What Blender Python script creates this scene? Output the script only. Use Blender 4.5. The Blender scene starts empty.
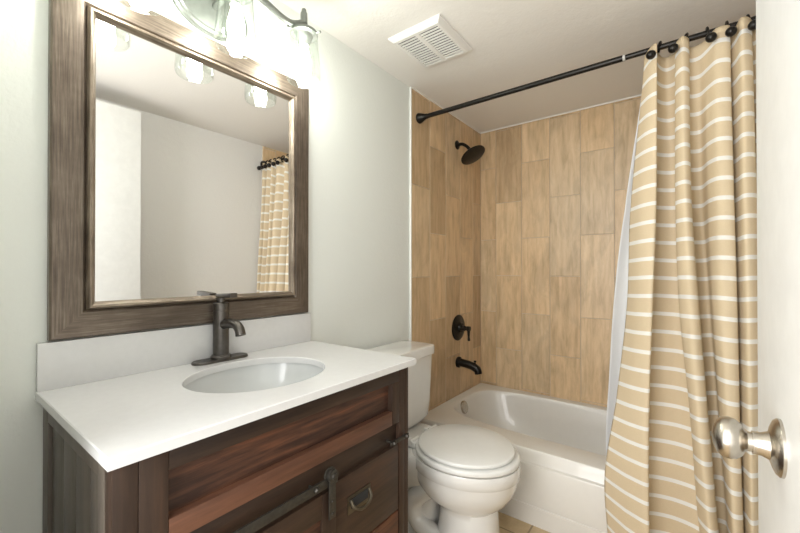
import bpy, bmesh, math, random
from mathutils import Vector, Matrix
PI = math.pi
random.seed(7)
SC = bpy.context.scene
COL = SC.collection

# ------------------------------------------------------------------ camera, world, light, exposure
cam_d = bpy.data.cameras.new('camera'); cam = bpy.data.objects.new('camera', cam_d); COL.objects.link(cam)
cam.location = (1.224, 0.0, 1.1759)
cam.rotation_euler = (math.radians(90.2985), 0, math.radians(37.249))
cam_d.sensor_width = 36.0; cam_d.lens = 36.0 * 375.56 / 800.0
cam_d.shift_y = 0.002; cam_d.clip_start = 0.01
SC.camera = cam
SC.view_settings.view_transform = 'Standard'; SC.view_settings.look = 'None'
SC.view_settings.gamma = 1.0; SC.view_settings.use_curve_mapping = False
SC.view_settings.exposure = 0.66
w = bpy.data.worlds.new('world'); SC.world = w; w.use_nodes = True
w.node_tree.nodes['Background'].inputs[0].default_value = (1.0, 1.0, 1.0, 1)
w.node_tree.nodes['Background'].inputs[1].default_value = 1.1
BULB = 62.0
def area(name, loc, rot, sx, sy, power, color):
    d = bpy.data.lights.new(name, 'AREA'); d.shape = 'RECTANGLE'; d.size = sx; d.size_y = sy
    d.energy = power; d.color = color
    o = bpy.data.objects.new(name, d); COL.objects.link(o); o.location = loc; o.rotation_euler = rot
    return o
area('added_doorway_fill', (.72, -0.62, 1.40), (math.radians(91), 0, math.radians(-14)), 1.0, 1.7, 25.0, (1.0, 1.0, 0.99))  # fill light added behind the camera, shining in through the doorway

# ------------------------------------------------------------------ materials
def newmat(name):
    m = bpy.data.materials.new(name); m.use_nodes = True
    return m, m.node_tree, m.node_tree.nodes, m.node_tree.nodes['Principled BSDF']
def setp(b, **k):
    for a, v in k.items():
        b.inputs[a.replace('_', ' ')].default_value = v
def rgb(r, g, b): return (r, g, b, 1)
def tex_co(nt, scale=(1, 1, 1), kind='Object'):
    tc = nt.nodes.new('ShaderNodeTexCoord'); mp = nt.nodes.new('ShaderNodeMapping')
    mp.inputs['Scale'].default_value = scale
    nt.links.new(tc.outputs[kind], mp.inputs['Vector']); return mp.outputs['Vector']
def noise(nt, vec, scale, detail=4, rough=.55, dist=0):
    n = nt.nodes.new('ShaderNodeTexNoise')
    n.inputs['Scale'].default_value = scale; n.inputs['Detail'].default_value = detail
    n.inputs['Roughness'].default_value = rough; n.inputs['Distortion'].default_value = dist
    nt.links.new(vec, n.inputs['Vector']); return n.outputs['Fac']
def ramp(nt, fac, stops):
    r = nt.nodes.new('ShaderNodeValToRGB'); e = r.color_ramp.elements
    while len(e) < len(stops): e.new(.5)
    for i, (p, c) in enumerate(stops): e[i].position = p; e[i].color = (*c, 1)
    nt.links.new(fac, r.inputs['Fac']); return r.outputs['Color']
def bump(nt, b, h, strength, dist):
    n = nt.nodes.new('ShaderNodeBump'); n.inputs['Strength'].default_value = strength
    n.inputs['Distance'].default_value = dist
    nt.links.new(h, n.inputs['Height']); nt.links.new(n.outputs['Normal'], b.inputs['Normal'])
def mixc(nt, fac, a, b, mode='MIX'):
    m = nt.nodes.new('ShaderNodeMix'); m.data_type = 'RGBA'; m.blend_type = mode
    for i, v in ((0, fac), (6, a), (7, b)):
        if hasattr(v, 'links'): nt.links.new(v, m.inputs[i])
        elif isinstance(v, tuple): m.inputs[i].default_value = (*v[:3], 1)
        else: m.inputs[i].default_value = v
    return m.outputs[2]
def math_n(nt, op, a, b=None, c=None):
    m = nt.nodes.new('ShaderNodeMath'); m.operation = op
    for i, v in enumerate((a, b, c)):
        if v is None: continue
        if hasattr(v, 'links'): nt.links.new(v, m.inputs[i])
        else: m.inputs[i].default_value = v
    return m.outputs[0]

def plaster(name, col, s=.25):
    m, nt, N, b = newmat(name); setp(b, Base_Color=rgb(*col), Roughness=.6)
    v = tex_co(nt)
    n = noise(nt, v, 90, 3, .6); n2 = noise(nt, v, 26, 2, .5)
    bump(nt, b, math_n(nt, 'ADD', n, n2), s, .004); return m
def plain(name, col, rough=.4, metal=0, coat=0, var=.03, scale=30):
    m, nt, N, b = newmat(name); setp(b, Roughness=rough, Metallic=metal)
    b.inputs['Coat Weight'].default_value = coat
    v = tex_co(nt); n = noise(nt, v, scale, 3)
    lo = tuple(c * (1 - var) for c in col); hi = tuple(min(1, c * (1 + var)) for c in col)
    nt.links.new(ramp(nt, n, [(.3, lo), (.7, hi)]), b.inputs['Base Color']); return m

M = {}
M['wall'] = plaster('wall_paint', (.745, .77, .735), .22)
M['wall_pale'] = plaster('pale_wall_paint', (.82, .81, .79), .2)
M['ceiling'] = plaster('ceiling_paint', (.85, .83, .795), .2)
M['white_trim'] = plain('white_trim_paint', (.85, .85, .82), .4)
M['door'] = plain('door_paint', (.72, .72, .70), .4)
M['porcelain'] = plain('white_porcelain', (.74, .73, .70), .15, coat=.5, var=.01)
M['seat_plastic'] = plain('white_seat_plastic', (.75, .75, .725), .22, var=.01)
M['tub'] = plain('tub_enamel', (.75, .725, .675), .30, coat=.4, var=.01)
M['quartz'] = plain('white_quartz', (.655, .655, .65), .2, coat=.2, var=.015, scale=60)
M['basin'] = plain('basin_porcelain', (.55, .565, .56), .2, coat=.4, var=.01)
M['bronze'] = plain('dark_bronze', (.022, .02, .018), .32, metal=.7, var=.2)
M['gunmetal'] = plain('gunmetal', (.115, .105, .095), .36, metal=.9, var=.12, scale=80)
M['iron'] = plain('black_iron', (.055, .05, .042), .45, metal=.6, var=.2, scale=90)
M['brass'] = plain('aged_brass_pull', (.10, .085, .06), .35, metal=.8, var=.2)
M['nickel'] = plain('brushed_nickel', (.50, .46, .40), .27, metal=1, var=.05, scale=200)
M['chrome'] = plain('drain_chrome', (.55, .53, .5), .15, metal=1, var=.05)
M['fixture'] = plain('fixture_metal', (.20, .215, .195), .38, metal=.6, var=.1)
M['dark'] = plain('painted_cavity_shade', (.02, .02, .02), .95)  # near-black colour standing in for shade in the vent and drawer pulls
M['vent'] = plain('vent_plastic', (.82, .81, .78), .4, var=.01)
M['caulk'] = plain('white_caulk', (.85, .83, .78), .5)
M['grout'] = plain('tile_grout', (.66, .58, .46), .8)
M['collar'] = plain('pale_collar', (.5, .49, .46), .5)

# mirror glass
m, nt, N, b = newmat('mirror_glass'); setp(b, Base_Color=rgb(.92, .92, .915), Metallic=1.0, Roughness=.005); M['mirror'] = m

# glowing bulb
m, nt, N, b = newmat('glowing_bulb'); setp(b, Base_Color=rgb(1, 1, 1))
b.inputs['Emission Color'].default_value = (1.0, .97, .91, 1); b.inputs['Emission Strength'].default_value = BULB; M['bulb'] = m

# clear shade glass: transparent with a fresnel reflection
m, nt, N, b = newmat('clear_glass'); N.remove(b); out = N['Material Output']
tr = N.new('ShaderNodeBsdfTransparent'); tr.inputs[0].default_value = (.955, .975, .96, 1)
gl = N.new('ShaderNodeBsdfGlossy'); gl.inputs['Roughness'].default_value = .03
lw = N.new('ShaderNodeLayerWeight'); lw.inputs['Blend'].default_value = .35
f = math_n(nt, 'MULTIPLY_ADD', lw.outputs['Facing'], .34, .03)
mx = N.new('ShaderNodeMixShader'); nt.links.new(f, mx.inputs[0]); nt.links.new(tr.outputs[0], mx.inputs[1]); nt.links.new(gl.outputs[0], mx.inputs[2])
nt.links.new(mx.outputs[0], out.inputs[0]); M['glass'] = m

# wall tile: wood look porcelain planks, one random value per plank in attribute 'plank'
m, nt, N, b = newmat('wood_look_tile'); setp(b, Roughness=.38)
at = N.new('ShaderNodeAttribute'); at.attribute_name = 'plank'; P = at.outputs['Fac']
tc = N.new('ShaderNodeTexCoord')
off = N.new('ShaderNodeCombineXYZ')
nt.links.new(math_n(nt, 'MULTIPLY', P, 37.0), off.inputs[0]); nt.links.new(math_n(nt, 'MULTIPLY', P, 91.0), off.inputs[2])
nt.links.new(math_n(nt, 'MULTIPLY', P, 53.0), off.inputs[1])
va = N.new('ShaderNodeVectorMath'); va.operation = 'ADD'
nt.links.new(tc.outputs['Object'], va.inputs[0]); nt.links.new(off.outputs[0], va.inputs[1])
mp = N.new('ShaderNodeMapping'); mp.inputs['Scale'].default_value = (1, 1, .13); nt.links.new(va.outputs[0], mp.inputs[0])
g1 = noise(nt, mp.outputs[0], 38, 6, .62, .4); g2 = noise(nt, mp.outputs[0], 130, 4, .7)
mp2 = N.new('ShaderNodeMapping'); mp2.inputs['Scale'].default_value = (1, 1, .45); nt.links.new(va.outputs[0], mp2.inputs[0])
g3 = noise(nt, mp2.outputs[0], 7, 4, .6, 1.2)
basec = ramp(nt, g1, [(.30, (.50, .365, .215)), (.5, (.67, .51, .325)), (.72, (.77, .61, .415))])
c2 = mixc(nt, math_n(nt, 'MULTIPLY', g2, .35), basec, (.50, .36, .225))
grey = ramp(nt, g3, [(.32, (.80, .77, .73)), (.55, (1.04, 1.0, .96))])
c3 = mixc(nt, .8, c2, grey, 'MULTIPLY')
tint = ramp(nt, P, [(0, (.80, .77, .73)), (.25, (.98, .95, .90)), (.5, (1.12, 1.10, 1.06)), (.75, (.94, .96, .98)), (1, (1.20, 1.19, 1.16))])
c4 = mixc(nt, 1.0, c3, tint, 'MULTIPLY')
nt.links.new(c4, b.inputs['Base Color']); bump(nt, b, g2, .12, .002); M['tile'] = m

# floor tile
m, nt, N, b = newmat('floor_tile'); setp(b, Roughness=.4)
v = tex_co(nt); br = N.new('ShaderNodeTexBrick'); nt.links.new(v, br.inputs['Vector'])
br.offset = 0; br.inputs['Scale'].default_value = 1; br.inputs['Brick Width'].default_value = .33; br.inputs['Row Height'].default_value = .33
br.inputs['Mortar Size'].default_value = .004; br.inputs['Mortar'].default_value = (.30, .22, .13, 1)
cc = ramp(nt, noise(nt, v, 9, 5, .65), [(.3, (.46, .33, .18)), (.7, (.66, .51, .31))])
nt.links.new(cc, br.inputs['Color1']); nt.links.new(cc, br.inputs['Color2']); nt.links.new(br.outputs['Color'], b.inputs['Base Color']); M['floor'] = m

# vanity wood; grain axis selects the stretched axis
def vanity_wood(name, axis, stops, var_scale=5.0, rough=.38):
    m, nt, N, b = newmat(name); setp(b, Roughness=rough); b.inputs['Specular IOR Level'].default_value = .28
    s = [1, 1, 1]; s[axis] = .07
    s2 = [.7, .7, .7]; s2[axis] = .12
    v = tex_co(nt, tuple(s)); v2 = tex_co(nt, tuple(s2))
    g = noise(nt, v, 70, 5, .65, .3); h = noise(nt, v2, var_scale * 3, 3, .5, .6)
    f = math_n(nt, 'ADD', math_n(nt, 'MULTIPLY', g, .45), math_n(nt, 'MULTIPLY', h, .55))
    nt.links.new(ramp(nt, f, stops), b.inputs['Base Color'])
    bump(nt, b, g, .15, .002); return m
WS = [(.40, (.035, .018, .013)), (.48, (.075, .034, .021)), (.55, (.13, .052, .028)), (.66, (.19, .078, .04))]
WD = [(.35, (.022, .013, .009)), (.55, (.046, .027, .018)), (.7, (.080, .040, .024))]
M['wood_h'] = vanity_wood('reddish_wood_horizontal', 1, WS)
M['wood_v'] = vanity_wood('dark_wood_vertical', 2, WD)
M['wood_d'] = vanity_wood('dark_wood_horizontal', 1, WD)
M['wood_red'] = vanity_wood('red_wood_rail', 1, [(.35, (.075, .034, .021)), (.55, (.135, .060, .035)), (.7, (.18, .082, .048))])
M['wood_side'] = vanity_wood('side_wood_painted_sheen', 2, [(.35, (.075, .060, .047)), (.55, (.125, .105, .085)), (.7, (.17, .14, .11))], rough=.42)  # greyer, paler stops put light and gloss on the side into the colour

# mirror frame: brushed weathered bronze wood
def framemat(name, stops, metal=.55, rough=.36):
    m, nt, N, b = newmat(name); setp(b, Roughness=rough, Metallic=metal)
    at = N.new('ShaderNodeAttribute'); at.attribute_name = 'along'
    tc = N.new('ShaderNodeTexCoord')
    v = tex_co(nt, (1, .05, 1.5)); v2 = tex_co(nt, (1, 1.5, .05))
    a = noise(nt, v, 150, 5, .7); c = noise(nt, v2, 150, 5, .7)
    mxf = N.new('ShaderNodeMix'); mxf.data_type = 'FLOAT'
    nt.links.new(at.outputs['Fac'], mxf.inputs[0]); nt.links.new(a, mxf.inputs[2]); nt.links.new(c, mxf.inputs[3])
    big = noise(nt, tc.outputs['Object'], 9, 4, .6)
    f = math_n(nt, 'ADD', math_n(nt, 'MULTIPLY', mxf.outputs[0], .65), math_n(nt, 'MULTIPLY', big, .35))
    nt.links.new(ramp(nt, f, stops), b.inputs['Base Color']); bump(nt, b, mxf.outputs[0], .2, .002); return m
M['frame'] = framemat('weathered_bronze_frame', [(.3, (.055, .042, .032)), (.5, (.14, .11, .085)), (.7, (.27, .225, .18))])
M['bead'] = framemat('mottled_bronze_bead', [(.35, (.09, .068, .05)), (.5, (.22, .175, .13)), (.65, (.40, .34, .27))], .5, .36)

# curtain: beige cloth, white woven stripes following attribute 'drop'
m, nt, N, b = newmat('striped_curtain_cloth'); setp(b, Roughness=.75)
at = N.new('ShaderNodeAttribute'); at.attribute_name = 'drop'
fr = math_n(nt, 'FRACT', math_n(nt, 'DIVIDE', at.outputs['Fac'], .0692))
st = math_n(nt, 'LESS_THAN', fr, .215)
v = tex_co(nt, (1, 1, 1)); wv = noise(nt, v, 500, 2)
be = ramp(nt, wv, [(.3, (.71, .580, .385)), (.7, (.77, .635, .44))])
cc = mixc(nt, st, be, (.90, .88, .83)); nt.links.new(cc, b.inputs['Base Color'])
tl = N.new('ShaderNodeBsdfTranslucent'); nt.links.new(cc, tl.inputs[0])
mx = N.new('ShaderNodeMixShader'); mx.inputs[0].default_value = .22
out = N['Material Output']; nt.links.new(b.outputs[0], mx.inputs[1]); nt.links.new(tl.outputs[0], mx.inputs[2]); nt.links.new(mx.outputs[0], out.inputs[0])
bump(nt, b, noise(nt, tex_co(nt, (1, 1, .5)), 22, 3), .35, .006); M['curtain'] = m
m, nt, N, b = newmat('liner_cloth'); setp(b, Base_Color=rgb(.86, .87, .88), Roughness=.6)
tl = N.new('ShaderNodeBsdfTranslucent'); tl.inputs[0].default_value = (.88, .89, .9, 1)
mx = N.new('ShaderNodeMixShader'); mx.inputs[0].default_value = .3; out = N['Material Output']
nt.links.new(b.outputs[0], mx.inputs[1]); nt.links.new(tl.outputs[0], mx.inputs[2]); nt.links.new(mx.outputs[0], out.inputs[0])
bump(nt, b, noise(nt, tex_co(nt), 30, 3), .2, .004); M['liner'] = m

# ------------------------------------------------------------------ geometry helpers
def link(name, bm, mat, parent=None, smooth=35, loc=None):
    bmesh.ops.recalc_face_normals(bm, faces=bm.faces)
    me = bpy.data.meshes.new(name); bm.to_mesh(me); bm.free()
    o = bpy.data.objects.new(name, me); COL.objects.link(o)
    for mm in (mat if isinstance(mat, (list, tuple)) else [mat]): me.materials.append(M[mm])
    if smooth:
        for p in me.polygons: p.use_smooth = True
        me.set_sharp_from_angle(angle=math.radians(smooth))
    if parent: o.parent = parent; o.matrix_parent_inverse = Matrix.Translation(-Vector(parent.location))
    return o
def thing(name, label, cat, loc=(0, 0, 0), group=None):
    o = bpy.data.objects.new(name, None); COL.objects.link(o); o.location = loc; o.empty_display_size = .05
    o['label'] = label; o['category'] = cat
    if group: o['group'] = group
    return o
def tag(o, label, cat, group=None):
    o['label'] = label; o['category'] = cat
    if group: o['group'] = group
    return o
def struct(o): o['kind'] = 'structure'; return o
def box(bm, x0, x1, y0, y1, z0, z1, bev=0, seg=2):
    t = bmesh.new(); bmesh.ops.create_cube(t, size=1)
    for v in t.verts: v.co = Vector(((x0 + x1) / 2 + v.co.x * (x1 - x0), (y0 + y1) / 2 + v.co.y * (y1 - y0), (z0 + z1) / 2 + v.co.z * (z1 - z0)))
    if bev: bmesh.ops.bevel(t, geom=t.edges[:], offset=bev, segments=seg, profile=.6, affect='EDGES')
    me = bpy.data.meshes.new('t'); t.to_mesh(me); t.free(); bm.from_mesh(me); bpy.data.meshes.remove(me)
def B(*a, **k): bm = bmesh.new(); box(bm, *a, **k); return bm
def ringloft(bm, rings, cap0=True, cap1=True, closed=True):
    vs = [[bm.verts.new(p) for p in r] for r in rings]; n = len(vs[0])
    for i in range(len(vs) - 1):
        for j in range(n if closed else n - 1):
            k = (j + 1) % n; bm.faces.new((vs[i][j], vs[i][k], vs[i + 1][k], vs[i + 1][j]))
    if cap0: bm.faces.new(vs[0])
    if cap1: bm.faces.new(vs[-1])
    return vs
def frame_axes(d):
    d = d.normalized(); up = Vector((0, 0, 1)) if abs(d.z) < .9 else Vector((1, 0, 0))
    a = d.cross(up).normalized(); return a, d.cross(a).normalized()
def tube(bm, pts, r, n=16, cap=True):
    pts = [Vector(p) for p in pts]; rr = r if isinstance(r, (list, tuple)) else [r] * len(pts)
    rings = []; a = None
    for i, p in enumerate(pts):
        d = (pts[min(i + 1, len(pts) - 1)] - pts[max(i - 1, 0)])
        if a is None: a, b2 = frame_axes(d)
        else:
            dn = d.normalized(); a = (a - dn * a.dot(dn)).normalized(); b2 = dn.cross(a)
        rings.append([p + (a * math.cos(2 * PI * k / n) + b2 * math.sin(2 * PI * k / n)) * rr[i] for k in range(n)])
    ringloft(bm, rings, cap, cap)
def lathe(bm, origin, axis, prof, n=32, sy=1.0, cap=True):
    """prof = [(distance along axis, radius)]"""
    o = Vector(origin); ax = Vector(axis).normalized(); a, b2 = frame_axes(ax); rings = []
    for d, r in prof:
        rings.append([o + ax * d + (a * math.cos(2 * PI * k / n) + b2 * math.sin(2 * PI * k / n) * sy) * max(r, 1e-4) for k in range(n)])
    ringloft(bm, rings, cap, cap)
def smooth_path(pts, sub=6):
    pts = [Vector(p) for p in pts]; out = []
    P = [pts[0]] + pts + [pts[-1]]
    for i in range(1, len(P) - 2):
        for s in range(sub):
            t = s / sub
            out.append(.5 * ((2 * P[i]) + (-P[i - 1] + P[i + 1]) * t + (2 * P[i - 1] - 5 * P[i] + 4 * P[i + 1] - P[i + 2]) * t * t + (-P[i - 1] + 3 * P[i] - 3 * P[i + 1] + P[i + 2]) * t ** 3))
    out.append(pts[-1]); return out
def superellipse(cx, cy, z, a, b_, n, e=2.0):
    r = []
    for k in range(n):
        t = 2 * PI * k / n; c, s = math.cos(t), math.sin(t)
        r.append(Vector((cx + a * math.copysign(abs(c) ** (2 / e), c), cy + b_ * math.copysign(abs(s) ** (2 / e), s), z)))
    return r

# ------------------------------------------------------------------ the room
W, D, H = 1.58, 2.595, 2.198
YT = 1.703
FY0, FY1 = -.08, .035        # wall with the doorway
struct(link('floor', B(-.1, W + .1, -1.6, D + .1, -.05, 0), 'floor', smooth=0))
struct(link('ceiling', B(-.1, W + .1, FY0, D + .1, H, H + .05), 'ceiling', smooth=0))
struct(link('wall_left', B(-.1, 0, FY0, D + .1, 0, H), 'wall', smooth=0))
struct(link('wall_right', B(W, W + .1, FY0, D + .1, 0, H), 'wall_pale', smooth=0))
struct(link('wall_back', B(0, W, D + .012, D + .1, 0, H), 'wall', smooth=0))
bm = bmesh.new()
box(bm, 0, .50, FY0, FY1, 0, H); box(bm, 1.355, W, FY0, FY1, 0, H); box(bm, .50, 1.355, FY0, FY1, 2.115, H)
struct(link('wall_front', bm, 'wall', smooth=0))
bm = bmesh.new()
box(bm, .44, .50, FY1, FY1 + .012, 0, 2.17, .002); box(bm, 1.36, 1.42, FY1, FY1 + .012, 0, 2.17, .002); box(bm, .50, 1.36, FY1, FY1 + .012, 2.112, 2.17, .002)
struct(link('trim_1', bm, 'white_trim'))

# wood look tile: planks 0.189 x 0.5225 with 3 mm joints, running bond
def tile_wall(name, origin, u, nrm, cols, z0, z1):
    bm = bmesh.new(); lay = bm.faces.layers.float.new('plank')
    o = Vector(origin); u = Vector(u); nrm = Vector(nrm); g = .0017; TH = .5225
    for ci, (a, b_, phase) in enumerate(cols):
        k = int((z0 - phase) / TH) - 1; zz = phase + k * TH
        while zz < z1:
            p0, p1 = max(zz, z0), min(zz + TH, z1)
            if p1 - p0 > .01:
                t = bmesh.new(); bmesh.ops.create_cube(t, size=1)
                aa, bb = a + g, b_ - g; q0, q1 = p0 + g, p1 - g
                for v in t.verts:
                    cu = (aa + bb) / 2 + v.co.x * (bb - aa); cz = (q0 + q1) / 2 + v.co.z * (q1 - q0); cn = .004 + v.co.y * .008
                    v.co = o + u * cu + Vector((0, 0, cz)) + nrm * cn
                bmesh.ops.bevel(t, geom=t.edges[:], offset=.0012, segments=1, affect='EDGES')
                r = random.random(); base = len(bm.faces)
                me = bpy.data.meshes.new('t'); t.to_mesh(me); t.free(); bm.from_mesh(me); bpy.data.meshes.remove(me)
                bm.faces.ensure_lookup_table()
                for fi in range(base, len(bm.faces)): bm.faces[fi][lay] = r
            zz += TH
    return bm
EV, OD = .352, .613
struct(link('trim_2', B(-.002, .0070, YT, D + .001, .30, H), 'grout', smooth=0)).hide_render = False
struct(link('trim_3', B(.0, W, D + .0032, D + .012, .30, H), 'grout', smooth=0))
struct(link('trim_4', B(W - .0070, W + .002, 1.77, D + .001, .30, H), 'grout', smooth=0))
struct(link('trim_5', tile_wall('t', (0, 0, 0), (0, 1, 0), (1, 0, 0), [(YT, 1.896, OD), (1.896, 2.083, EV), (2.083, 2.274, OD), (2.274, 2.465, EV), (2.465, D - .002, OD)], .30, H - .004), 'tile'))
struct(link('trim_6', tile_wall('t', (0, D + .008, 0), (1, 0, 0), (0, -1, 0), [(.008, .128, EV), (.128, .316, OD), (.316, .505, EV), (.505, .693, OD), (.693, .882, EV), (.882, 1.07, OD), (1.07, 1.26, EV), (1.26, 1.45, OD), (1.45, W - .008, EV)], .30, H - .004), 'tile'))
struct(link('trim_7', tile_wall('t', (W, 0, 0), (0, 1, 0), (-1, 0, 0), [(1.77, 1.895, OD), (1.895, 2.083, EV), (2.083, 2.274, OD), (2.274, 2.465, EV), (2.465, D - .002, OD)], .30, H - .004), 'tile'))
struct(link('trim_8', B(0, .011, YT - .006, YT, .0, H, bev=.001), 'white_trim'))
bm = bmesh.new()
box(bm, .008, .014, YT, D - .004, H - .007, H - .0005); box(bm, .008, W - .008, D - .012, D - .004, H - .007, H - .0005)
struct(link('trim_9', bm, 'caulk', smooth=0))
struct(link('baseboard_left', B(0, .012, .04, YT - .006, 0, .08, bev=.002), 'white_trim'))

# ------------------------------------------------------------------ bathtub
tub = thing('bathtub', 'white alcove bathtub with stepped apron against the wood look tiled walls', 'bathtub', (.8, 2.17, 0))
bm = bmesh.new(); n = 128
ZR = .339; TX0, TX1, TY0, TY1 = .009, W - .009, 1.765, D - .006
inn = dict(cx=.79, cy=2.226, a=.722, b=.312)
def inring(z, da, db, e): return superellipse(inn['cx'], inn['cy'], z, inn['a'] - da, inn['b'] - db, n, e)
def rectring(z, x0, x1, y0, y1):
    r = []
    for p in inring(0, 0, 0, 4.5):
        dx, dy = p.x - inn['cx'], p.y - inn['cy']
        sx = ((x1 if dx > 0 else x0) - inn['cx']) / dx if abs(dx) > 1e-6 else 1e9
        sy = ((y1 if dy > 0 else y0) - inn['cy']) / dy if abs(dy) > 1e-6 else 1e9
        s = min(sx, sy); r.append(Vector((inn['cx'] + dx * s, inn['cy'] + dy * s, z)))
    return r
rings = [rectring(.0, TX0, TX1, 1.752, TY1), rectring(.086, TX0, TX1, 1.752, TY1), rectring(.089, TX0, TX1, 1.756, TY1), rectring(.095, TX0, TX1, 1.756, TY1),
         rectring(.098, TX0, TX1, 1.750, TY1), rectring(.272, TX0, TX1, 1.744, TY1), rectring(.279, TX0, TX1, 1.747, TY1), rectring(.284, TX0, TX1, 1.759, TY1),
         rectring(.310, TX0, TX1, 1.768, TY1), rectring(.328, TX0, TX1, 1.772, TY1), rectring(.336, TX0, TX1, 1.778, TY1), rectring(ZR, TX0, TX1, 1.790, TY1),
         inring(ZR, -.012, -.012, 4.2), inring(ZR - .002, 0, 0, 4.2), inring(ZR - .010, .008, .006, 4.2), inring(ZR - .03, .016, .012, 4.2),
         inring(.22, .04, .03, 3.9), inring(.12, .075, .06, 3.6), inring(.075, .115, .09, 3.2), inring(.058, .19, .15, 2.8), inring(.053, .5, .25, 2.4)]
ringloft(bm, rings)
link('tub_shell', bm, 'tub', tub, smooth=30)
bm = bmesh.new(); lathe(bm, (.088, 2.17, .296), (1, 0, .27), [(0, .040), (.008, .040), (.012, .036), (.014, .001)], 28)
ov = link('overflow_plate', bm, 'nickel', tub); ov['label'] = 'round chrome overflow plate'
bm = bmesh.new(); lathe(bm, (.30, 2.226, .053), (0, 0, 1), [(0, .035), (.004, .034), (.005, .02), (.002, .001)], 24)
link('tub_drain', bm, 'chrome', tub)

# ------------------------------------------------------------------ shower fittings (dark bronze)
sh = thing('overhead_shower', 'dark bronze round shower head on a bent arm high on the tiled wall', 'shower head', (.009, 2.231, 2.015))
bm = bmesh.new(); lathe(bm, (.008, 2.231, 2.013), (1, 0, 0), [(0, .03), (.004, .03), (.010, .022), (.012, .012)], 28); link('wall_flange', bm, 'bronze', sh)
bm = bmesh.new(); tube(bm, smooth_path([(.012, 2.231, 2.013), (.045, 2.231, 2.012), (.08, 2.231, 1.99), (.112, 2.231, 1.952)], 6), .0105, 14); link('shower_arm', bm, 'bronze', sh)
dd = Vector((.52, -.05, -.85)).normalized(); c0 = Vector((.105, 2.231, 1.957))
bm = bmesh.new(); lathe(bm, c0, dd, [(0, .013), (.010, .020), (.018, .016), (.024, .03), (.031, .076), (.037, .084), (.043, .084), (.045, .080), (.0455, .001)], 40); link('spray_disc', bm, 'bronze', sh)

va_ = thing('shower_valve', 'dark bronze round shower valve with lever handle on the tiled wall', 'shower valve', (.009, 2.243, .79))
bm = bmesh.new(); lathe(bm, (.008, 2.243, .79), (1, 0, 0), [(0, .086), (.004, .086), (.009, .080), (.012, .05), (.018, .034), (.03, .031), (.032, .001)], 44); link('escutcheon', bm, 'bronze', va_)
bm = bmesh.new(); lathe(bm, (.03, 2.243, .79), (1, 0, 0), [(0, .020), (.03, .017), (.032, .014), (.045, .013), (.047, .016), (.066, .016), (.068, .001)], 24)
tube(bm, [(.086, 2.243, .796), (.086, 2.243, .775), (.087, 2.243, .735), (.088, 2.243, .712), (.088, 2.243, .708)], [.010, .010, .007, .009, .004], 12); link('lever_handle', bm, 'bronze', va_)
sp = thing('tub_spout', 'dark bronze tub spout with diverter knob just above the bathtub rim', 'spout', (.009, 2.242, .56))
bm = bmesh.new(); lathe(bm, (.008, 2.242, .56), (1, 0, 0), [(0, .036), (.012, .036), (.016, .029), (.02, .027)], 28)
tube(bm, smooth_path([(.02, 2.242, .56), (.07, 2.242, .556), (.115, 2.242, .547), (.148, 2.242, .530), (.156, 2.242, .505)], 5), [.026] * 8 + [.0255] * 8 + [.024] * 5, 22)
link('spout_body', bm, 'bronze', sp)
bm = bmesh.new(); lathe(bm, (.132, 2.242, .56), (0, 0, 1), [(0, .005), (.016, .005), (.018, .009), (.026, .008), (.028, .001)], 16); link('diverter_knob', bm, 'bronze', sp)

# ------------------------------------------------------------------ curtain rod, rings, curtain, liner
YR, ZROD = 1.775, 2.044
rod = thing('curtain_rod', 'dark bronze shower curtain rod running across the tub alcove', 'curtain rod', (.009, YR, ZROD))
bm = bmesh.new(); tube(bm, [(.03, YR, ZROD), (1.03, YR, ZROD)], .0125, 20); link('rod_tube', bm, 'bronze', rod)
bm = bmesh.new(); tube(bm, [(1.028, YR, ZROD), (1.56, YR, ZROD)], .0108, 20); link('inner_tube', bm, 'bronze', rod)
bm = bmesh.new(); lathe(bm, (1.022, YR, ZROD), (1, 0, 0), [(0, .0135), (.008, .0135), (.009, .011)], 20, cap=True); cl = link('joint_collar', bm, 'collar', rod); cl['label'] = 'pale ring at the rod joint'
for x, s in ((.0085, 1), (W - .0085, -1)):
    bm = bmesh.new(); lathe(bm, (x, YR, ZROD), (s, 0, 0), [(0, .028), (.004, .030), (.012, .029), (.035, .020), (.05, .0145), (.058, .0145), (.059, .012)], 28); link('end_flange', bm, 'bronze', rod)

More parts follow.
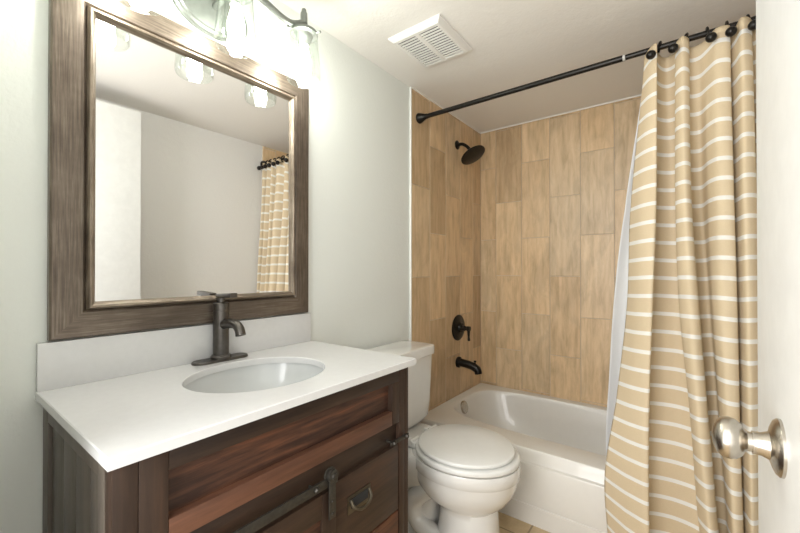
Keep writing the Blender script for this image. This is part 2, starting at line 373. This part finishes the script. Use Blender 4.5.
Z = [2.03, 1.44, 1.05, .667, .36, .12]
K = [  # (x, y) per level, left edge first
 [(1.0961,1.772),(1.0493,1.765),(1.0376,1.745),(1.0036,1.71),(.9658,1.68),(.9785,1.665)],
 [(1.118,1.748),(1.095,1.722),(1.085,1.70),(1.065,1.67),(1.045,1.648),(1.05,1.63)],
 [(1.143,1.735),(1.1446,1.71),(1.1336,1.685),(1.123,1.655),(1.1215,1.63),(1.1257,1.61)],
 [(1.146,1.765),(1.142,1.765),(1.132,1.745),(1.122,1.72),(1.121,1.69),(1.126,1.675)],
 [(1.165,1.80),(1.178,1.785),(1.190,1.768),(1.190,1.742),(1.185,1.722),(1.19,1.705)],
 [(1.190,1.785),(1.1975,1.775),(1.212,1.752),(1.235,1.727),(1.248,1.708),(1.262,1.692)],
 [(1.2,1.762),(1.204,1.745),(1.214,1.722),(1.244,1.695),(1.262,1.674),(1.28,1.66)],
 [(1.2194,1.742),(1.2281,1.715),(1.2422,1.69),(1.2637,1.66),(1.2868,1.635),(1.3041,1.62)],
 [(1.2386,1.756),(1.2456,1.735),(1.2649,1.71),(1.2885,1.68),(1.3086,1.66),(1.3257,1.645)],
 [(1.244,1.782),(1.248,1.775),(1.268,1.755),(1.290,1.73),(1.310,1.71),(1.324,1.695)],
 [(1.2668,1.782),(1.2725,1.79),(1.2917,1.77),(1.312,1.745),(1.328,1.725),(1.336,1.71)],
 [(1.289,1.770),(1.291,1.755),(1.300,1.73),(1.316,1.705),(1.334,1.685),(1.340,1.668)],
 [(1.315,1.747),(1.3197,1.72),(1.3235,1.695),(1.3345,1.665),(1.3456,1.645),(1.3518,1.63)],
 [(1.349,1.752),(1.3545,1.728),(1.3603,1.703),(1.3633,1.678),(1.3689,1.66),(1.3725,1.645)],
 [(1.353,1.780),(1.356,1.77),(1.362,1.75),(1.365,1.725),(1.370,1.705),(1.374,1.69)],
 [(1.364,1.765),(1.368,1.75),(1.373,1.72),(1.376,1.69),(1.380,1.672),(1.382,1.657)],
 [(1.3808,1.737),(1.3838,1.715),(1.3888,1.69),(1.3907,1.66),(1.391,1.64),(1.3918,1.625)],
 [(1.405,1.752),(1.412,1.735),(1.416,1.715),(1.418,1.69),(1.418,1.67),(1.419,1.655)],
 [(1.418,1.785),(1.427,1.78),(1.432,1.76),(1.436,1.735),(1.436,1.715),(1.436,1.70)],
 [(1.444,1.755),(1.450,1.735),(1.455,1.715),(1.46,1.69),(1.46,1.67),(1.46,1.655)],
 [(1.466,1.745),(1.472,1.725),(1.477,1.70),(1.48,1.675),(1.48,1.655),(1.48,1.64)],
 [(1.482,1.785),(1.488,1.78),(1.492,1.76),(1.495,1.735),(1.495,1.715),(1.495,1.70)],
 [(1.508,1.75),(1.513,1.73),(1.516,1.705),(1.52,1.68),(1.52,1.66),(1.52,1.65)],
 [(1.53,1.75),(1.533,1.73),(1.536,1.71),(1.538,1.69),(1.538,1.67),(1.54,1.66)],
 [(1.545,1.785),(1.552,1.77),(1.555,1.75),(1.556,1.73),(1.557,1.71),(1.558,1.70)]]
SH = [0, .45, .6] + [.6 + .9 * i / 6 for i in range(1, 7)] + [1.5] * (len(K) - 9)
YB = [1.768, 1.752, 1.733, 1.708, 1.688, 1.672]
for ki, row in enumerate(K):      # deepen the folds, overhang the valleys
    for i, (x, y) in enumerate(row):
        d = y - YB[i]
        y2 = YB[i] + d * (1.9 if d > 0 else 1.35)
        if i == 0: y2 = YB[i] + d * 1.25
        if i >= 4: y2 = min(y2, 1.734)
        x2 = 1.224 + (x - 1.224) * y2 / y
        x2 += {5: .010, 6: -.010, 9: -.010, 8: -.004, 14: -.008, 13: .003, 3: -.014, 2: -.008, 1: -.004, 7: -.006, 18: -.008, 17: .003}.get(ki, 0) * (.5 if i == 0 else 1)
        row[i] = (x2, y2)
def lerp(a, b_, t): return a + (b_ - a) * t
def curtain_cloth(K, ztop, zbot, sub, rows, dropfun, topwave=0):
    bm = bmesh.new(); cols = []
    lay = bm.verts.layers.float.new('drop')
    nk = len(K)
    for r in range(rows + 1):
        z = lerp(ztop, zbot, r / rows)
        i = 0
        while i < len(Z) - 2 and z < Z[i + 1]: i += 1
        t = (Z[i] - z) / (Z[i] - Z[i + 1])
        t = max(t, 0)
        # smooth vertical interpolation
        def cr(q0, q1, q2, q3, t): return .5 * (2 * q1 + (q2 - q0) * t + (2 * q0 - 5 * q1 + 4 * q2 - q3) * t * t + (3 * q1 - q0 - 3 * q2 + q3) * t ** 3)
        L = lambda k, c: cr(K[k][max(i - 1, 0)][c], K[k][i][c], K[k][i + 1][c], K[k][min(i + 2, len(Z) - 1)][c], min(t, 1.1))
        path = smooth_path([(L(k, 0), L(k, 1), 0) for k in range(nk)], sub)
        row = []
        for j, p in enumerate(path):
            kk = j / sub
            wr = .0022 * math.sin(z * 9 + kk * .8)
            zt = z
            if topwave: zt = z + topwave * (1 - r / rows) ** 14 * max(-.8, min(1, (1.768 - p.y) / .035))
            v = bm.verts.new((p.x, p.y + wr, zt)); v[lay] = dropfun(kk, z); row.append(v)
        cols.append(row)
    for r in range(rows):
        for j in range(len(cols[0]) - 1): bm.faces.new((cols[r][j], cols[r][j + 1], cols[r + 1][j + 1], cols[r + 1][j]))
    return bm
def dropf(k, z):
    i = min(int(k), len(SH) - 2); s = lerp(SH[i], SH[i + 1], k - i)
    a = max(0, (.62 - z)); A = min(.14 * a, .09)
    sag = .004 * math.sin(k * 1.3 + 2)
    return z - .16 * a + A * s + sag + 5 - .049
bm = curtain_cloth(K, 2.026, .10, 7, 120, dropf, .016)
cur = link('shower_curtain', bm, 'curtain', smooth=180)
tag(cur, 'beige shower curtain with thin white stripes hanging in deep folds', 'shower curtain')
so = cur.modifiers.new('thickness', 'SOLIDIFY'); so.thickness = .0016
KL = []
for k in range(15):
    f = k / 14; s = 1 if k % 2 else -1
    xs = [1.092, 1.018, .972, .945, .93, .945]; ys = [1.848, 1.872, 1.902, 1.94, 1.955, 1.975]
    KL.append([(lerp(xs[i], 1.50, f), ys[i] + s * (.006 if i == 0 else .009)) for i in range(6)])
bm = curtain_cloth(KL, 2.0, .105, 4, 60, lambda k, z: 0)
lin = link('curtain_liner', bm, 'liner', smooth=180); tag(lin, 'white shower curtain liner hanging inside the tub behind the striped curtain', 'curtain liner')
lin.modifiers.new('thickness', 'SOLIDIFY').thickness = .001

ringx = [1.150, 1.232, 1.289, 1.343, 1.398, 1.45, 1.50, 1.54]
ballx = [1.121, 1.190, 1.2985, 1.352, 1.410, 1.462, 1.508, 1.548]
rlabels = ['dark curtain ring with ball hook at the left edge of the striped curtain', 'dark curtain ring with ball hook, second from the left on the rod',
           'dark curtain ring with ball hook at the flat middle panel of the curtain', 'dark curtain ring with ball hook just right of the flat middle panel',
           'dark curtain ring with ball hook nearest the edge of the white door']
for i, (x, xb) in enumerate(zip(ringx, ballx)):
    lab = rlabels[i] if i < 5 else 'dark curtain ring with ball hook behind the white door'
    t = thing('curtain_ring', lab, 'curtain ring', (x, YR, ZROD), 'ball hook rings on the curtain rod')
    bm = bmesh.new(); pts = []
    for k in range(25):
        a = 2 * PI * k / 24; pts.append((x + .012 * math.sin(a) * 0 + (xb - x) * .5 * (1 - math.cos(a)) * .5, YR - .004 + .020 * math.sin(a), ZROD - .006 + .023 * math.cos(a)))
    tube(bm, pts, .0042, 8)
    xm = x + (xb - x) * .5
    tube(bm, [(xm, YR - .008, ZROD - .027), ((xm + xb) / 2, YR - .03, ZROD - .036), (xb, 1.732, ZROD - .042)], .0022, 8)
    link('ring_wire', bm, 'bronze', t)
    bm = bmesh.new(); bmesh.ops.create_uvsphere(bm, u_segments=20, v_segments=12, radius=.0165, matrix=Matrix.Translation((xb, 1.722, ZROD - .044)))
    link('ball', bm, 'bronze', t)

# ------------------------------------------------------------------ ceiling exhaust vent
vt = thing('ceiling_vent', 'square white exhaust fan grille with two banks of slots on ceiling', 'vent', (.314, 1.43, H))
bm = bmesh.new(); vx0, vx1, vy0, vy1 = .182, .446, 1.283, 1.575; zb, zt = H - .020, H
ringloft(bm, [[Vector(p) for p in ((vx0, vy0, zt), (vx1, vy0, zt), (vx1, vy1, zt), (vx0, vy1, zt))],
              [Vector(p) for p in ((vx0, vy0, H - .006), (vx1, vy0, H - .006), (vx1, vy1, H - .006), (vx0, vy1, H - .006))],
              [Vector(p) for p in ((vx0 + .018, vy0 + .018, zb), (vx1 - .018, vy0 + .018, zb), (vx1 - .018, vy1 - .018, zb), (vx0 + .018, vy1 - .018, zb))],
              [Vector(p) for p in ((vx0 + .030, vy0 + .030, zb), (vx1 - .030, vy0 + .030, zb), (vx1 - .030, vy1 - .030, zb), (vx0 + .030, vy1 - .030, zb))],
              [Vector(p) for p in ((vx0 + .030, vy0 + .030, zb + .016), (vx1 - .030, vy0 + .030, zb + .016), (vx1 - .030, vy1 - .030, zb + .016), (vx0 + .030, vy1 - .030, zb + .016))]], True, False)
link('vent_frame', bm, 'vent', vt, smooth=20)
link('vent_shade_sheet', B(vx0 + .031, vx1 - .031, vy0 + .031, vy1 - .031, zb + .014, zb + .0165), 'dark', vt, smooth=0)  # near-black sheet painted as the shade behind the slots
bm = bmesh.new(); xm = (vx0 + vx1) / 2
box(bm, xm - .010, xm + .010, vy0 + .030, vy1 - .030, zb, zb + .008)
ns = 13; y0 = vy0 + .030; y1 = vy1 - .030; p = (y1 - y0) / ns
for i in range(ns + 1):
    yy = y0 + i * p
    for xa, xb in ((vx0 + .030, xm - .010), (xm + .010, vx1 - .030)): box(bm, xa, xb, max(yy - p * .25, y0), min(yy + p * .25, y1), zb + .0005, zb + .004)
gr = link('grille', bm, 'vent', vt, smooth=0)

# ------------------------------------------------------------------ mirror
mir = thing('wall_mirror', 'large rectangular mirror in a wide weathered bronze wood frame', 'mirror', (.0, .59, 1.007))
my0, my1, mz0, mz1 = .2055, .9757, 1.007, 1.9133
def picture_frame(prof):
    """prof=[(inset from the outer edge, x height)]"""
    bm = bmesh.new(); lay = bm.faces.layers.float.new('along'); rings = []
    for ins, x in prof: rings.append([bm.verts.new((x, y, z)) for y, z in ((my0 + ins, mz0 + ins), (my1 - ins, mz0 + ins), (my1 - ins, mz1 - ins), (my0 + ins, mz1 - ins))])
    for i in range(len(rings)):
        a, c = rings[i], rings[(i + 1) % len(rings)]
        for j in range(4):
            k = (j + 1) % 4; f = bm.faces.new((a[j], a[k], c[k], c[j])); f[lay] = float(j % 2)
    return bm
bm = picture_frame([(0, .001), (0, .021), (.004, .026), (.035, .0275), (.062, .025), (.069, .018), (.069, .001)])
fo = link('frame', bm, 'frame', mir, smooth=30)
bm = picture_frame([(.069, .002), (.0695, .026), (.074, .032), (.079, .032), (.087, .022), (.0885, .015), (.0885, .002)])
link('inner_moulding', bm, 'bead', mir, smooth=50)
link('mirror_glass', B(.004, .016, my0 + .085, my1 - .085, mz0 + .085, mz1 - .085), 'mirror', mir, smooth=0)

# ------------------------------------------------------------------ vanity light
lt = thing('vanity_light', 'three bulb vanity light with clear glass shades above the mirror', 'light fixture', (0, .598, 2.0))
bm = bmesh.new(); n = 48
ringloft(bm, [[Vector((x, .595 + a * math.cos(2 * PI * k / n), 2.013 + c * math.sin(2 * PI * k / n))) for k in range(n)] for x, a, c in ((.0005, .122, .082), (.012, .122, .082), (.017, .117, .077), (.018, .108, .068), (.022, .104, .064), (.023, .09, .05))])
link('backplate', bm, 'fixture', lt)
bm = bmesh.new(); tube(bm, smooth_path([(.02, .598, 2.02), (.08, .598, 2.03), (.15, .598, 2.040)], 6), .010, 12); link('stem', bm, 'fixture', lt)
bm = bmesh.new()
half = [(.0, 2.040), (.05, 2.046), (.10, 2.038), (.157, 2.024), (.195, 2.023), (.222, 2.034), (.24, 2.046), (.250, 2.056)]
pts = [(.15, .598 - a, z) for a, z in reversed(half)] + [(.15, .598 + a, z) for a, z in half[1:]]
tube(bm, smooth_path(pts, 5), .0105, 12); link('cross_arm', bm, 'fixture', lt)
for y in (.348, .598, .850):
    bm = bmesh.new()
    lathe(bm, (.15, y, 2.102), (0, 0, -1), [(0, .005), (.003, .008), (.012, .009), (.016, .012), (.054, .0125), (.056, .009), (.074, .009), (.078, .03), (.083, .046), (.094, .049), (.095, .044), (.096, .032), (.118, .024), (.122, .020), (.132, .0175), (.133, .001)], 28)
    for a in (0.4, 2.5, 4.6):
        c = Vector((math.cos(a), math.sin(a), 0)); tube(bm, [Vector((.15, y, 2.010)) + c * .045, Vector((.15, y, 2.010)) + c * .060], [.0025, .0025], 8)
        bmesh.ops.create_uvsphere(bm, u_segments=10, v_segments=6, radius=.0045, matrix=Matrix.Translation(Vector((.15, y, 2.010)) + c * .062))
    hd = link('lamp_holder', bm, 'fixture', lt)
    bm = bmesh.new()
    lathe(bm, (.15, y, 2.012), (0, 0, -1), [(0, .0435), (.005, .046), (.02, .0485), (.145, .0605), (.163, .059), (.169, .055), (.167, .0545), (.162, .057), (.145, .0585), (.02, .0465), (.005, .044)], 44, cap=False)
    g = link('glass_shade', bm, 'glass', hd, smooth=60); g.matrix_parent_inverse = Matrix.Translation((0, 0, 0)) @ hd.matrix_parent_inverse.inverted() @ hd.matrix_parent_inverse
    bm = bmesh.new()
    lathe(bm, (.15, y, 1.970), (0, 0, -1), [(0, .013), (.012, .014), (.03, .019), (.05, .0235), (.07, .0255), (.085, .022), (.097, .012), (.102, .001)], 20)
    bl = link('bulb', bm, 'bulb', hd)
    for q in (g, bl): q.matrix_parent_inverse = hd.matrix_basis.inverted()

# ------------------------------------------------------------------ vanity
CX, CY0, CY1, CZ = .528, .1856, 1.0017, .89
van = thing('bathroom_vanity', 'dark reddish brown rustic wood vanity cabinet with barn door track', 'vanity cabinet', (.26, .59, 0))
FX = .505; VY0, VY1 = .197, .990; CT = CZ - .0195
bm = bmesh.new()   # carcass: core with floor gap
box(bm, .016, .028, VY0 + .012, VY1 - .012, .10, CT - .002); box(bm, .028, .470, VY0 + .012, VY1 - .012, .10, .118); box(bm, .462, .4695, VY0 + .012, VY1 - .012, .118, CT - .002); box(bm, .028, .462, .660, .672, .118, .66)
link('carcass', bm, 'wood_d', van)
# front corner posts / face frame stiles
for a, c in ((VY0, VY0 + .036), (VY0 + .0365, .279), (.943, VY1 - .020), (VY1 - .0195, VY1)):
    link('front_stile', B(.470, FX, a, c, 0.0 if a in (VY0, VY1 - .0195) else .10, CT - .001, bev=.0015), 'wood_v', van)
# side panels with recessed boards
for side, (ys, yi) in (('l', (VY0, VY0 + .012)), ('r', (VY1, VY1 - .012))):
    lo, hi = min(ys, yi), max(ys, yi)
    bm = bmesh.new()
    box(bm, .016, .067, lo, hi, 0, CT - .001, .001); box(bm, .435, .4695, lo, hi, 0, CT - .001, .001)
    box(bm, .067, .435, lo, hi, CT - .042, CT - .001, .001); box(bm, .067, .435, lo, hi, .10, .16, .001)
    link('side_frame', bm, 'wood_side', van)
    bm = bmesh.new(); yb0, yb1 = (lo + .006, hi + .004) if side == 'l' else (lo - .004, hi - .006)
    xs = [.078, .176, .272, .368, .434]
    for a, c in zip(xs[:-1], xs[1:]): box(bm, a + .001, c - .001, yb0, yb1, .16, CT - .042, .0015)
    link('side_panel', bm, 'wood_side', van)
# fixed top panel with recess
bm = bmesh.new(); box(bm, .470, FX - .018, .279, .943, .738, .828); top = link('recessed_panel', bm, 'wood_h', van)
link('top_rail', B(.470, FX, .2795, .9425, .826, CT - .001, bev=.0012), 'wood_d', van)
link('panel_stile', B(.470, FX, .907, .9425, .698, .8255, bev=.0012), 'wood_v', van)
link('lower_rail', B(.470, FX, .2795, .9065, .698, .740, bev=.0015), 'wood_red', van)
link('track_board', B(.470, FX - .014, .2795, .9425, .60, .6975, bev=.001), 'wood_d', van)
# drawers on the right
DX = FX - .002
for z0, z1, mt in ((.425, .628, 'wood_d'), (.265, .420, 'wood_h'), (.12, .260, 'wood_d')):
    bm = bmesh.new(); box(bm, .470, DX, .672, .939, z0, z1, .0015)
    dr = link('drawer', bm, mt, van)
    zc = (z0 + z1) / 2 + .018
    bm = bmesh.new()
    pull_root = dr
    bx = bmesh.new(); box(bx, DX, DX + .003, .761 - .045, .761 + .045, zc - .024, zc + .024, .001)
    pl = link('pull_plate', bx, 'brass', dr); pl.matrix_parent_inverse = dr.matrix_basis.inverted()
    box(bm, DX + .0031, DX + .0040, .761 - .033, .761 + .033, zc - .012, zc + .015)
    pr_ = link('pull_recess_shade', bm, 'dark', dr, smooth=0); pr_.matrix_parent_inverse = dr.matrix_basis.inverted()  # flat near-black slab on the plate, painted as a recess in shade
    bm = bmesh.new()
    tube(bm, smooth_path([(DX + .004, .725, zc + .014), (DX + .014, .727, zc - .002), (DX + .019, .743, zc - .013), (DX + .020, .761, zc - .016), (DX + .019, .779, zc - .013), (DX + .014, .795, zc - .002), (DX + .004, .797, zc + .014)], 5), .0045, 10)
    pb = link('pull_bail', bm, 'brass', dr); pb.matrix_parent_inverse = dr.matrix_basis.inverted()
# barn track, stops, hanger
link('track_bar', B(FX + .008, FX + .013, .23, .668, .637, .660, bev=.001), 'iron', van)
link('track_bar', B(FX + .008, FX + .013, .885, .975, .644, .656, bev=.001), 'iron', van)
def bolt(y, z, x0=FX):
    bm = bmesh.new(); tube(bm, [(x0 - .016, y, z), (x0 + .012, y, z)], .0035, 10)
    lathe(bm, (x0 + .013, y, z), (1, 0, 0), [(0, .0075), (.003, .0075), (.0045, .006), (.0075, .005), (.008, .001)], 6); link('track_bolt', bm, 'iron', van)
for y, z in ((.30, .648), (.598, .648), (.898, .650), (.962, .650)): bolt(y, z)
# sliding barn door
bd_x0, bd_x1 = FX - .012, FX + .006
bm = bmesh.new(); dz0, dz1, dy0, dy1 = .12, .622, .268, .668
door_ = link('barn_door', B(bd_x0 + .001, bd_x1 - .008, dy0 + .01, dy1 - .04, dz0 + .01, dz1 - .05), 'wood_h', van)
def sub(name, bm, mat):
    o = link(name, bm, mat, door_); o.matrix_parent_inverse = door_.matrix_basis.inverted(); return o
sub('door_rail', B(bd_x0, bd_x1, dy0 + .046, dy1 - .0465, dz1 - .058, dz1, bev=.0012), 'wood_d')
sub('door_rail', B(bd_x0, bd_x1, dy0 + .046, dy1 - .0465, dz0, dz0 + .058, bev=.0012), 'wood_d')
sub('door_stile', B(bd_x0, bd_x1, dy1 - .046, dy1, dz0, dz1, bev=.0012), 'wood_v')
sub('door_stile', B(bd_x0, bd_x1, dy0, dy0 + .0455, dz0, dz1, bev=.0012), 'wood_v')
for y in (.292, .645):
    bm = bmesh.new(); box(bm, FX + .0145, FX + .0185, y - .0105, y + .0105, .558, .664, .001)
    h = sub('hanger_strap', bm, 'iron')
    bm = bmesh.new(); lathe(bm, (FX + .0065, y, .664), (1, 0, 0), [(0, .0185), (.004, .0185), (.005, .012), (.008, .012), (.009, .0155), (.0165, .0155), (.0175, .008), (.022, .007), (.0225, .001)], 24)
    sub('hanger_wheel', bm, 'iron')
    for zz in (.570, .600):
        bm = bmesh.new(); lathe(bm, (FX + .0180, y, zz), (1, 0, 0), [(0, .004), (.003, .0035), (.0035, .001)], 10); sub('rivet', bm, 'iron')

# countertop with oval cutout, backsplash
SX, SY, SA, SB = .271, .602, .165, .191
top = thing('countertop', 'white quartz vanity countertop with oval sink cutout and low backsplash', 'countertop', (.26, .59, CT))
bm = bmesh.new(); n = 96
def ell(z, d=0): return [Vector((SX + (SA + d) * math.cos(2 * PI * k / n), SY + (SB + d) * math.sin(2 * PI * k / n), z)) for k in range(n)]
def rct(z, ins):
    # rays through the rectangle, snapping nearest rays to the corners
    x0, x1, y0, y1 = .001 + ins, CX - ins, CY0 + ins, CY1 - ins; r = []
    for k in range(n):
        c, s = math.cos(2 * PI * k / n), math.sin(2 * PI * k / n)
        t = min(((x1 if c > 0 else x0) - SX) / c if abs(c) > 1e-6 else 1e9, ((y1 if s > 0 else y0) - SY) / s if abs(s) > 1e-6 else 1e9)
        r.append(Vector((SX + c * t, SY + s * t, z)))
    for cx, cy in ((x0, y0), (x0, y1), (x1, y0), (x1, y1)):
        k = min(range(n), key=lambda q: (r[q] - Vector((cx, cy, z))).length); r[k] = Vector((cx, cy, z))
    return r
ringloft(bm, [ell(CT), ell(CZ - .002), ell(CZ, .002), rct(CZ, .002), rct(CZ - .002, 0), rct(CT, 0), ell(CT)], False, False)
bmesh.ops.remove_doubles(bm, verts=bm.verts, dist=1e-5)
link('counter_slab', bm, 'quartz', top, smooth=30)
link('backsplash', B(.001, .020, CY0 + .001, CY1 - .012, CZ + .0002, 1.003, bev=.001), 'quartz', top)
# sink
sk = thing('sink', 'oval white undermount sink set into the quartz countertop', 'sink', (SX, SY, .73))
bm = bmesh.new()
R = [(-.0005, .014), (-.0005, .004), (-.012, .001), (-.035, -.004), (-.07, -.022), (-.10, -.05), (-.125, -.095), (-.132, -.135), (-.1325, -.147)]
rings = [ell(CT + z, d) for z, d in R]
rings += [ell(CT + z - .008, min(d + .006, .014)) for z, d in reversed(R)]
rings.append(rings[0])
ringloft(bm, rings[:-1], False, False)
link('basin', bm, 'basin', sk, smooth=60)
bm = bmesh.new(); lathe(bm, (SX, SY, CT - .139), (0, 0, 1), [(0, .016), (.005, .030), (.0085, .028), (.009, .016), (.006, .001)], 28); link('sink_drain', bm, 'gunmetal', sk)

# faucet
fx, fy = .048, .607
fc = thing('faucet', 'gunmetal single handle faucet standing on the counter behind the sink', 'faucet', (fx, fy, CZ))
bm = bmesh.new()
def stadium(z, hw, hl):
    r = []
    for k in range(40):
        a = 2 * PI * k / 40; c, s = math.cos(a), math.sin(a)
        r.append(Vector((fx + hw * c, fy + math.copysign(hl - hw, s) + hw * s if abs(s) > 1e-6 else fy, z)))
    return r
ringloft(bm, [stadium(CZ + .0005, .028, .088), stadium(CZ + .005, .028, .088), stadium(CZ + .008, .025, .085)]); link('base_plate', bm, 'gunmetal', fc)
bm = bmesh.new(); lathe(bm, (fx, fy, CZ + .008), (0, 0, 1), [(0, .031), (.006, .031), (.011, .026), (.0115, .0235), (.148, .0235), (.1485, .0225), (.151, .0225), (.1515, .0235), (.172, .0235), (.175, .021), (.1755, .001)], 36); link('faucet_body', bm, 'gunmetal', fc)
bm = bmesh.new(); tube(bm, smooth_path([(fx + .018, fy, CZ + .115), (fx + .055, fy, CZ + .121), (fx + .088, fy, CZ + .120), (fx + .108, fy, CZ + .108), (fx + .116, fy, CZ + .090)], 7), [.0145] * 24 + [.0145, .0145, .0148, .015, .015], 18); link('spout', bm, 'gunmetal', fc)
bm = bmesh.new(); lathe(bm, (fx, fy, CZ + .183), (0, 0, 1), [(0, .012), (.016, .012), (.017, .001)], 20)
t = bmesh.new(); box(t, -.012, .078, -.0115, .0115, 0, .014, .002)
t.transform(Matrix.Translation((fx, fy, CZ + .197)) @ Matrix.Rotation(-.06, 4, 'Y'))
me = bpy.data.meshes.new('t'); t.to_mesh(me); t.free(); bm.from_mesh(me); bpy.data.meshes.remove(me)
link('handle', bm, 'gunmetal', fc)

# ------------------------------------------------------------------ toilet
tl_ = thing('toilet', 'white two piece toilet with closed lid between vanity and bathtub', 'toilet', (.35, 1.41, 0))
TYc = 1.41
def egg(xc, a, b_, z, n=64, k=.12, e=2.0):
    r = []
    for i in range(n):
        t = 2 * PI * i / n; c, s = math.cos(t), math.sin(t)
        r.append(Vector((xc + a * math.copysign(abs(c) ** (2 / e), c), TYc + b_ * math.copysign(abs(s) ** (2 / e), s) * (1 - k * c), z)))
    return r
bm = bmesh.new()
ringloft(bm, [egg(.49, .150, .125, 0, k=0, e=2.3), egg(.49, .150, .125, .025, k=0, e=2.3), egg(.50, .128, .112, .06, k=0, e=2.2), egg(.508, .124, .110, .14, k=0, e=2.1), egg(.508, .119, .107, .205, k=0),
              egg(.498, .124, .110, .225, k=.03), egg(.494, .150, .129, .243, k=.05), egg(.489, .180, .152, .268, k=.08), egg(.485, .205, .169, .30, k=.04), egg(.485, .219, .180, .335, k=.04), egg(.487, .222, .184, .362, k=.04), egg(.487, .223, .185, .366, k=.04),
              egg(.488, .228, .190, .372, k=.04), egg(.488, .228, .190, .406, k=.04), egg(.488, .225, .187, .414, k=.04), egg(.488, .18, .15, .415, k=.04)])
bo = link('bowl', bm, 'porcelain', tl_, smooth=50)
bm = bmesh.new()   # rear deck under the tank and the trapway bulge
def rr(x0, x1, hy, z, e=5): return [Vector((p.x, p.y, z)) for p in superellipse((x0 + x1) / 2, TYc, z, (x1 - x0) / 2, hy, 48, e)]
ringloft(bm, [rr(.06, .36, .09, 0), rr(.06, .36, .09, .03), rr(.07, .36, .075, .05), rr(.06, .38, .08, .22), rr(.04, .42, .125, .29), rr(.03, .42, .152, .34), rr(.03, .42, .16, .375), rr(.03, .42, .16, .402), rr(.035, .415, .155, .410)])
link('rear_base', bm, 'porcelain', tl_, smooth=50)
for s in (-1, 1):
    bm = bmesh.new(); tube(bm, smooth_path([(.44, TYc + s * .085, .30), (.36, TYc + s * .085, .26), (.29, TYc + s * .075, .185), (.30, TYc + s * .070, .11), (.37, TYc + s * .07, .07), (.42, TYc + s * .075, .06)], 6), .042, 18)
    link('trapway', bm, 'porcelain', tl_, smooth=60)
for s in (-1, 1):
    bm = bmesh.new(); lathe(bm, (.30, TYc + s * .098, .028), (0, 0, 1), [(0, .016), (.010, .016), (.018, .012), (.022, .001)], 18); link('bolt_cap', bm, 'seat_plastic', tl_)
def lidplate(name, xc, a, b_, z0, z1, rnd, dome=0):
    bm = bmesh.new()
    ringloft(bm, [egg(xc, a - rnd, b_ - rnd, z0, k=.04), egg(xc, a - .001, b_ - .001, z0 + rnd * .4, k=.04), egg(xc, a, b_, z0 + rnd, k=.04), egg(xc, a, b_, z1 - rnd, k=.04), egg(xc, a - rnd * .35, b_ - rnd * .35, z1 - rnd * .35, k=.04), egg(xc, a - rnd * 1.2, b_ - rnd * 1.2, z1, k=.04), egg(xc, a * .5, b_ * .5, z1 + dome, k=.04)])
    return link(name, bm, 'seat_plastic', tl_, smooth=50)
lidplate('seat', .497, .217, .192, .4185, .440, .006)
lidplate('lid', .494, .200, .183, .4435, .459, .005, .002)
for s in (-1, 1):
    bm = bmesh.new(); box(bm, .245, .305, TYc + s * .075 - .022, TYc + s * .075 + .022, .414, .440, .006, 3); tube(bm, [(.285, TYc + s * .105, .440), (.285, TYc + s * .045, .440)], .010, 14)
    link('seat_hinge', bm, 'seat_plastic', tl_, smooth=50)
TKy0, TKy1 = 1.20, 1.636
bm = bmesh.new()
def tk(z, x1, hy, e=9): return [Vector((p.x, p.y + 0, z)) for p in superellipse((.022 + x1) / 2, (TKy0 + TKy1) / 2, z, (x1 - .022) / 2, hy, 72, e)]
ringloft(bm, [tk(.414, .165, .150, 5), tk(.425, .180, .170, 6), tk(.45, .193, .193), tk(.52, .200, .199), tk(.752, .209, .208), tk(.7525, .20, .199)])
link('tank', bm, 'porcelain', tl_, smooth=50)
bm = bmesh.new()
ringloft(bm, [tk(.753, .210, .210), tk(.757, .218, .2165), tk(.790, .219, .217), tk(.798, .216, .214), tk(.800, .208, .206)]); link('tank_lid', bm, 'porcelain', tl_, smooth=50)
bm = bmesh.new(); lathe(bm, (.206, 1.26, .70), (1, 0, 0), [(0, .013), (.008, .012), (.012, .008)], 18); tube(bm, [(.217, 1.255, .70), (.219, 1.29, .697), (.219, 1.33, .692)], [.006, .006, .007], 10)
link('flush_lever', bm, 'chrome', tl_)

# ------------------------------------------------------------------ door with knob
DXF = 1.3145
dr = thing('bathroom_door', 'plain white door standing open at the right beside the curtain', 'door', (DXF + .018, .43, 0))
link('door_slab', B(DXF, DXF + .035, .042, .82, .012, 2.09, bev=.002), 'door', dr)
ky, kz = .633, .9635
for s, x0 in ((-1, DXF), (1, DXF + .035)):
    bm = bmesh.new(); lathe(bm, (x0, ky, kz), (s, 0, 0), [(0, .0335), (.003, .0335), (.006, .031), (.009, .024), (.011, .0165), (.018, .0135), (.026, .0135)], 40); ro = link('rose', bm, 'nickel', dr)
    bm = bmesh.new(); lathe(bm, (x0 + s * .0255, ky, kz), (s, 0, 0), [(0, .0115), (.005, .0115), (.007, .013), (.010, .019), (.015, .0235), (.022, .0255), (.029, .0243), (.034, .0195), (.0375, .0115), (.039, .001)], 40); link('knob', bm, 'nickel', dr)
